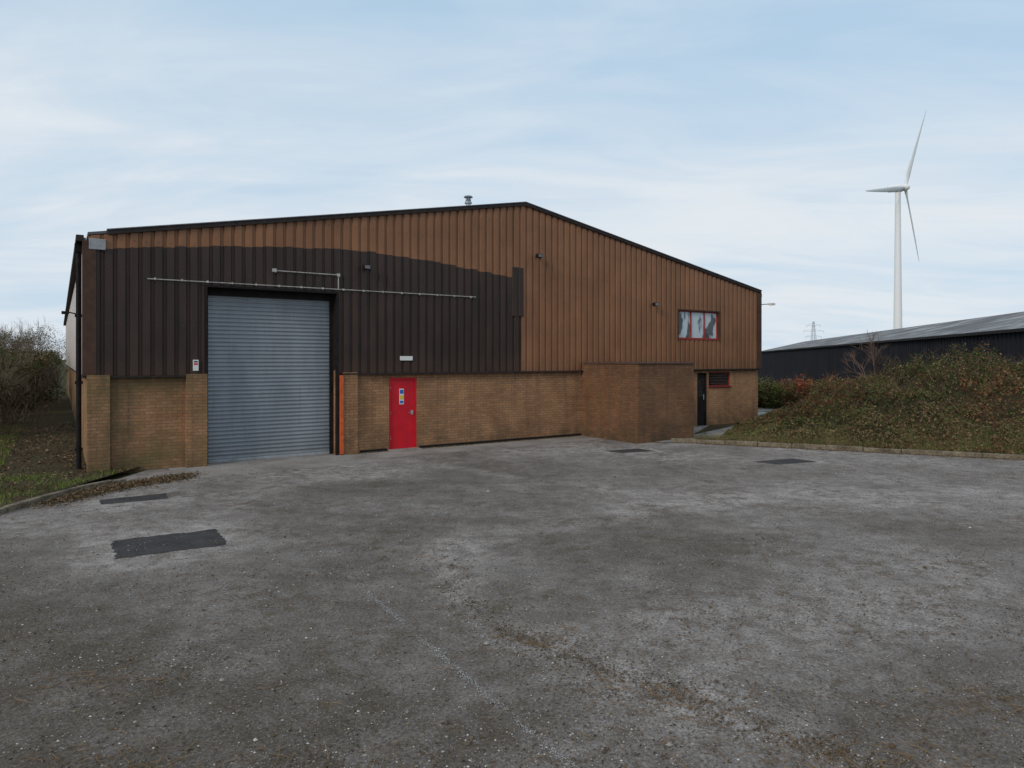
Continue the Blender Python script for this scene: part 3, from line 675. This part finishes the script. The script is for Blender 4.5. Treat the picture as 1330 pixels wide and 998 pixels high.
# ---------------------------------------------------------------- loose debris on the yard
lb=LB()
def dens(x,y):
    f=noise.fractal(Vector((x*.8,y*.8,4)),1,2,4)
    d=dseg(np.array([x]),np.array([y]),LG)[0]
    return .2+.9*max(0,f)+1.1*math.exp(-(d/.2)**2)
cnt=0; PV=[];PF=[];PC=[]
while cnt<26000:
    y=2.9+random.random()**2.0*14; x=random.uniform(-.85,.85)*y
    if x<-8.3 : continue
    if random.random()>dens(x,y): continue
    if sidet(x,y)[1]>-.1: continue
    r=random.choice([.003,.004,.005,.006,.008])*random.uniform(.7,1.4)
    if random.random()<.008: r*=2.8
    b=len(PV); 
    for dx,dy,dz in((1,0,0),(0,1,0),(-1,0,0),(0,-1,0),(0,0,.9)):
        PV.append((x+dx*r*random.uniform(.7,1.4),y+dy*r*random.uniform(.7,1.4),r*.3+dz*r*random.uniform(.7,1.1)))
    PF+= [(b,b+1,b+4),(b+1,b+2,b+4),(b+2,b+3,b+4),(b+3,b,b+4)]
    c=random.choice([(.32,.29,.26),(.14,.12,.10),(.08,.065,.055),(.24,.21,.18),(.48,.45,.42),(.11,.075,.045)]); k_=random.uniform(.8,1.2); PC+=[tuple(v*k_ for v in c)]*5
    cnt+=1
DB=empty('leaf_litter')
meshobj('grit',PV,PF,M_twig,DB,cols=PC)
k=14000; pts=[]
while len(pts)<k:
    y=3+random.random()**1.8*16; x=random.uniform(-.85,.85)*y
    if x<-8.3 or random.random()>dens(x,y)*.9: continue
    if sidet(x,y)[1]>-.05: continue
    pts.append((x,y,.006))
P=np.array(pts); P[:,2]+=rng.random(k)*.008
lb.leaves(P,.012,pal(k,[(.12,.075,.04),(.07,.045,.03),(.20,.14,.08),(.08,.07,.032)],[3,3,1,1]),flat=.8)
# thinly spread mould and crumbs either side of the gravel seam and in loose drifts
pts=[]
for i in range(5200):
    j=random.randrange(2,len(LG)-1); t_=random.random(); sg=random.choice([.05,.12,.28]); x=LG[j][0]+(LG[j+1][0]-LG[j][0])*t_+random.gauss(0,sg); y=LG[j][1]+(LG[j+1][1]-LG[j][1])*t_+random.gauss(0,sg)
    if random.random()>.5+1.2*noise.noise(Vector((x*2.2,y*2.2,1))): continue
    pts.append((x,y,.005+.010*random.random()))
for cx,cy in((-2.7,4.3),(-3.3,5.4),(3.6,5.1),(1.8,6.6),(-1.0,4.0),(4.4,7.2),(-4.6,7.6),(2.9,4.1),(-5.2,6.4),(5.3,6.2)):
    for i in range(150): pts.append((cx+random.gauss(0,.4),cy+random.gauss(0,.16),.005+.010*random.random()))
lb.leaves(np.array(pts),.010,pal(len(pts),[(.09,.065,.045),(.12,.08,.05),(.19,.14,.09),(.08,.075,.04)],[3,3,1.5,1]),flat=.6)
k=5000; s=rng.uniform(6,14,k)
pts=[b2w(a,-abs(random.gauss(0,.07))-.02,.012) for a in s]; lb.leaves(np.array(pts),.02,pal(k,[(.10,.06,.035),(.07,.08,.022),(.16,.11,.06)],[2,1,1]),flat=.6)
k=9000; pts=[]
for i in range(k):
    t_=random.random(); x=-8.30+1.1*t_**2+abs(random.gauss(0,.22)); y=12.2+2.6*t_+random.gauss(0,.25); 
    if sidet(x,y)[1]>-.1: continue
    pts.append((x,y,.01+.05*random.random()**2))
lb.leaves(np.array(pts),.024,pal(len(pts),[(.15,.095,.05),(.09,.06,.035),(.20,.15,.09)],[2,2,1]),flat=.6)
k=5000; p_=rng.uniform(-1,14,k); q_=-.12-np.abs(rng.normal(0,.13,k)); xy=K0[None]+p_[:,None]*kd+q_[:,None]*kn
lb.leaves(np.c_[xy,np.full(k,.012)],.02,pal(k,[(.15,.095,.05),(.09,.06,.035),(.20,.15,.09)],[2,2,1]),flat=.7)
lb.make('leaves',None,DB)
mbt=MB()
for i in range(620):
    if random.random()<.6: 
        c=random.choice([(.9,5.3),(-2.6,4.3),(2.6,4.2),(-3.4,5.4),(3.5,5.0),(-1.2,4.1),(1.3,5.0),(-2.0,4.1),(.2,6.1),(2.0,4.3)]); x=c[0]+random.gauss(0,.28); y=c[1]+random.gauss(0,.15)
    else: y=3.3+random.random()**1.5*9; x=random.uniform(-.8,.8)*y
    if x<-8.2: continue
    th_=random.uniform(0,math.pi); p0=Vector((x,y,.010)); 
    for j in range(random.choice([1,2,3])):
        th_+=random.gauss(0,.35); l=random.uniform(.03,.12); q=p0+Vector((math.cos(th_)*l,math.sin(th_)*l,random.uniform(-.003,.008))); q.z=max(.006,q.z)
        mbt.tube(p0,q,random.uniform(.002,.004),.0018,4,0,False); p0=q
mbt.make('twigs',simple('dead_twig',(.20,.135,.08),.9,.1,var=.5),DB)

# ---------------------------------------------------------------- background long shed
BW=empty('long_shed')
A=np.array([26.,34.8]);u=np.array([.229,.973]);pr=np.array([.973,-.229])
A0=A-u*35; Lw=150; base=-2.3; ez=4.0; rz=6.35; hw=10
def sh(t,w_,z): q=A0+u*t+pr*w_; return (q[0],q[1],z)
mb=MB(); t_=0; pf=[(0,0),(.12,0),(.17,.05),(.45,.05),(.5,0)]
while t_<Lw:
    for (u0,o0),(u1,o1) in zip(pf[:-1],pf[1:]):
        mb.quad(sh(t_+u1,-o1,base),sh(t_+u0,-o0,base),sh(t_+u0,-o0,ez),sh(t_+u1,-o1,ez))
    t_+=.5
mb.quad(sh(0,0,base),sh(0,2*hw,base),sh(0,2*hw,ez),sh(0,0,ez)); mb.quad(sh(Lw,2*hw,base),sh(Lw,0,base),sh(Lw,0,ez),sh(Lw,2*hw,ez)); mb.quad(sh(0,2*hw,base),sh(Lw,2*hw,base),sh(Lw,2*hw,ez),sh(0,2*hw,ez))
for tt in(0,Lw):
    n=len(mb.v); mb.v+=[sh(tt,0,ez),sh(tt,2*hw,ez),sh(tt,hw,rz)]; mb.f.append((n,n+1,n+2)); mb.m.append(0)
mb.make('dark_clad_walls',simple('shed_cladding',(.018,.018,.023),.85,.08,var=.3,scale=1.2,stretch=(1,1,.2)),BW)
mb=MB(); 
for i in range(int(Lw)):
    for a,b,za,zb2 in((-.25,hw,ez,rz),(hw,2*hw+.25,rz,ez)):
        mb.quad(sh(i,a,za+.03),sh(i+1,a,za+.03),sh(i+1,b,zb2+.03),sh(i,b,zb2+.03),0)
nrm=NT('weathered_roof'); o=nrm.coord(); f=nrm.noise(o,.25,8,.7,.3); c=nrm.ramp(f,[(.35,(.13,.13,.132)),(.52,(.19,.19,.193)),(.64,(.40,.40,.40))])
wv=nrm.noise(nrm.coord(),1.6,3); c=nrm.mix(1,c,nrm.ramp(wv,[(.3,.8),(.7,1.15)]),'MULTIPLY'); nrm.fin(c,.95,.05)
mb.make('shed_roof',nrm.mat,BW)
mb=MB(); mb.quad(sh(0,-.3,ez-.05),sh(Lw,-.3,ez-.05),sh(Lw,-.3,ez+.12),sh(0,-.3,ez+.12)); mb.make('shed_gutter',M_jamb,BW)

# ---------------------------------------------------------------- wind turbine
TB=empty('wind_turbine',(141.3,250,-2)); hubz=67.3
prof=[(0,1.5),(20,1.4),(40,1.15),(hubz-1.5,.9)]
mb=MB()
for (a,ra),(b,rb) in zip(prof[:-1],prof[1:]): mb.tube((0,0,a),(0,0,b),ra,rb,32,0,False)
mb.make('tower',M_turb,TB,smooth=True)
ax=Vector((.643,-.766,-.10)).normalized(); hv=Vector((.766,.643,0)).normalized(); up=hv.cross(ax)*-1
if up.z<0: up=-up
mb=MB(); c0=Vector((0,0,hubz))
for a,b,r0,r1 in((-3.6,-3.2,.7,1.35),(-3.2,1.3,1.35,1.5),(1.3,1.9,1.5,1.1)): mb.tube(c0+ax*a,c0+ax*b,r0,r1,16,0)
for a,b,r0,r1 in((1.9,3.0,1.25,1.25),(3.0,3.8,1.25,.7),(3.8,4.1,.7,.1)): mb.tube(c0+ax*a,c0+ax*b,r0,r1,20,0)
mb.make('nacelle',M_turb,TB,smooth=False)
hc=c0+ax*2.5
for k,an in enumerate((21,141,259)):
    a=math.radians(an); d=(up*math.cos(a)+hv*math.sin(a)).normalized(); tdir=d.cross(ax).normalized()
    V=[];F=[]; R=32.5; secs=[(0,.55,.5,0),(1.5,.6,.5,0),(5,1.2,.28,.35),(10,1.0,.2,.25),(18,.75,.13,.12),(27,.42,.08,.05),(31.5,.2,.04,0),(R,.05,.02,0)]
    for r,cw,th_,tw in secs:
        ca=tdir*math.cos(tw)+ax*math.sin(tw); cb_=d.cross(ca).normalized()
        for j in range(10):
            t_=2*math.pi*j/10; V.append(hc+d*r+ca*(math.cos(t_)*cw-(.35*cw if r>2 else 0))+cb_*math.sin(t_)*th_)
    for i in range(len(secs)-1):
        for j in range(10): F.append((i*10+j,i*10+(j+1)%10,(i+1)*10+(j+1)%10,(i+1)*10+j))
    meshobj('blade_%d'%(k+1),V,F,M_turb,TB,smooth=True)

# ---------------------------------------------------------------- lattice pylon far away
mb=MB(); px,py,pb=265.,600.,-5.; hh=41
def pw(z): return 3.2*(1-z/hh)+.5 if z>0 else 3.7
zs=[0,7,13,18,23,27,31,35,38,41]
for a,b in zip(zs[:-1],zs[1:]):
    wa,wb=pw(a),pw(b); ca=[(px+sx*wa,py+sy*wa,pb+a) for sx,sy in((-1,-1),(1,-1),(1,1),(-1,1))]; cb2=[(px+sx*wb,py+sy*wb,pb+b) for sx,sy in((-1,-1),(1,-1),(1,1),(-1,1))]
    for i in range(4):
        j=(i+1)%4; mb.tube(ca[i],cb2[i],.13,.13,4); mb.tube(ca[i],cb2[j],.08,.08,4); mb.tube(ca[j],cb2[i],.08,.08,4)
for z,l in((27,7),(32,9),(37,6)):
    for s in(-1,1):
        mb.tube((px,py,pb+z),(px+s*l,py,pb+z+.6),.15,.1,4); mb.tube((px,py,pb+z+2),(px+s*l,py,pb+z+.6),.12,.1,4); mb.tube((px+s*l,py,pb+z+.6),(px+s*l,py,pb+z-1.5),.12,.12,4)
mb.make('electricity_pylon',simple('pylon_steel',(.42,.46,.50),.6))
print('done')
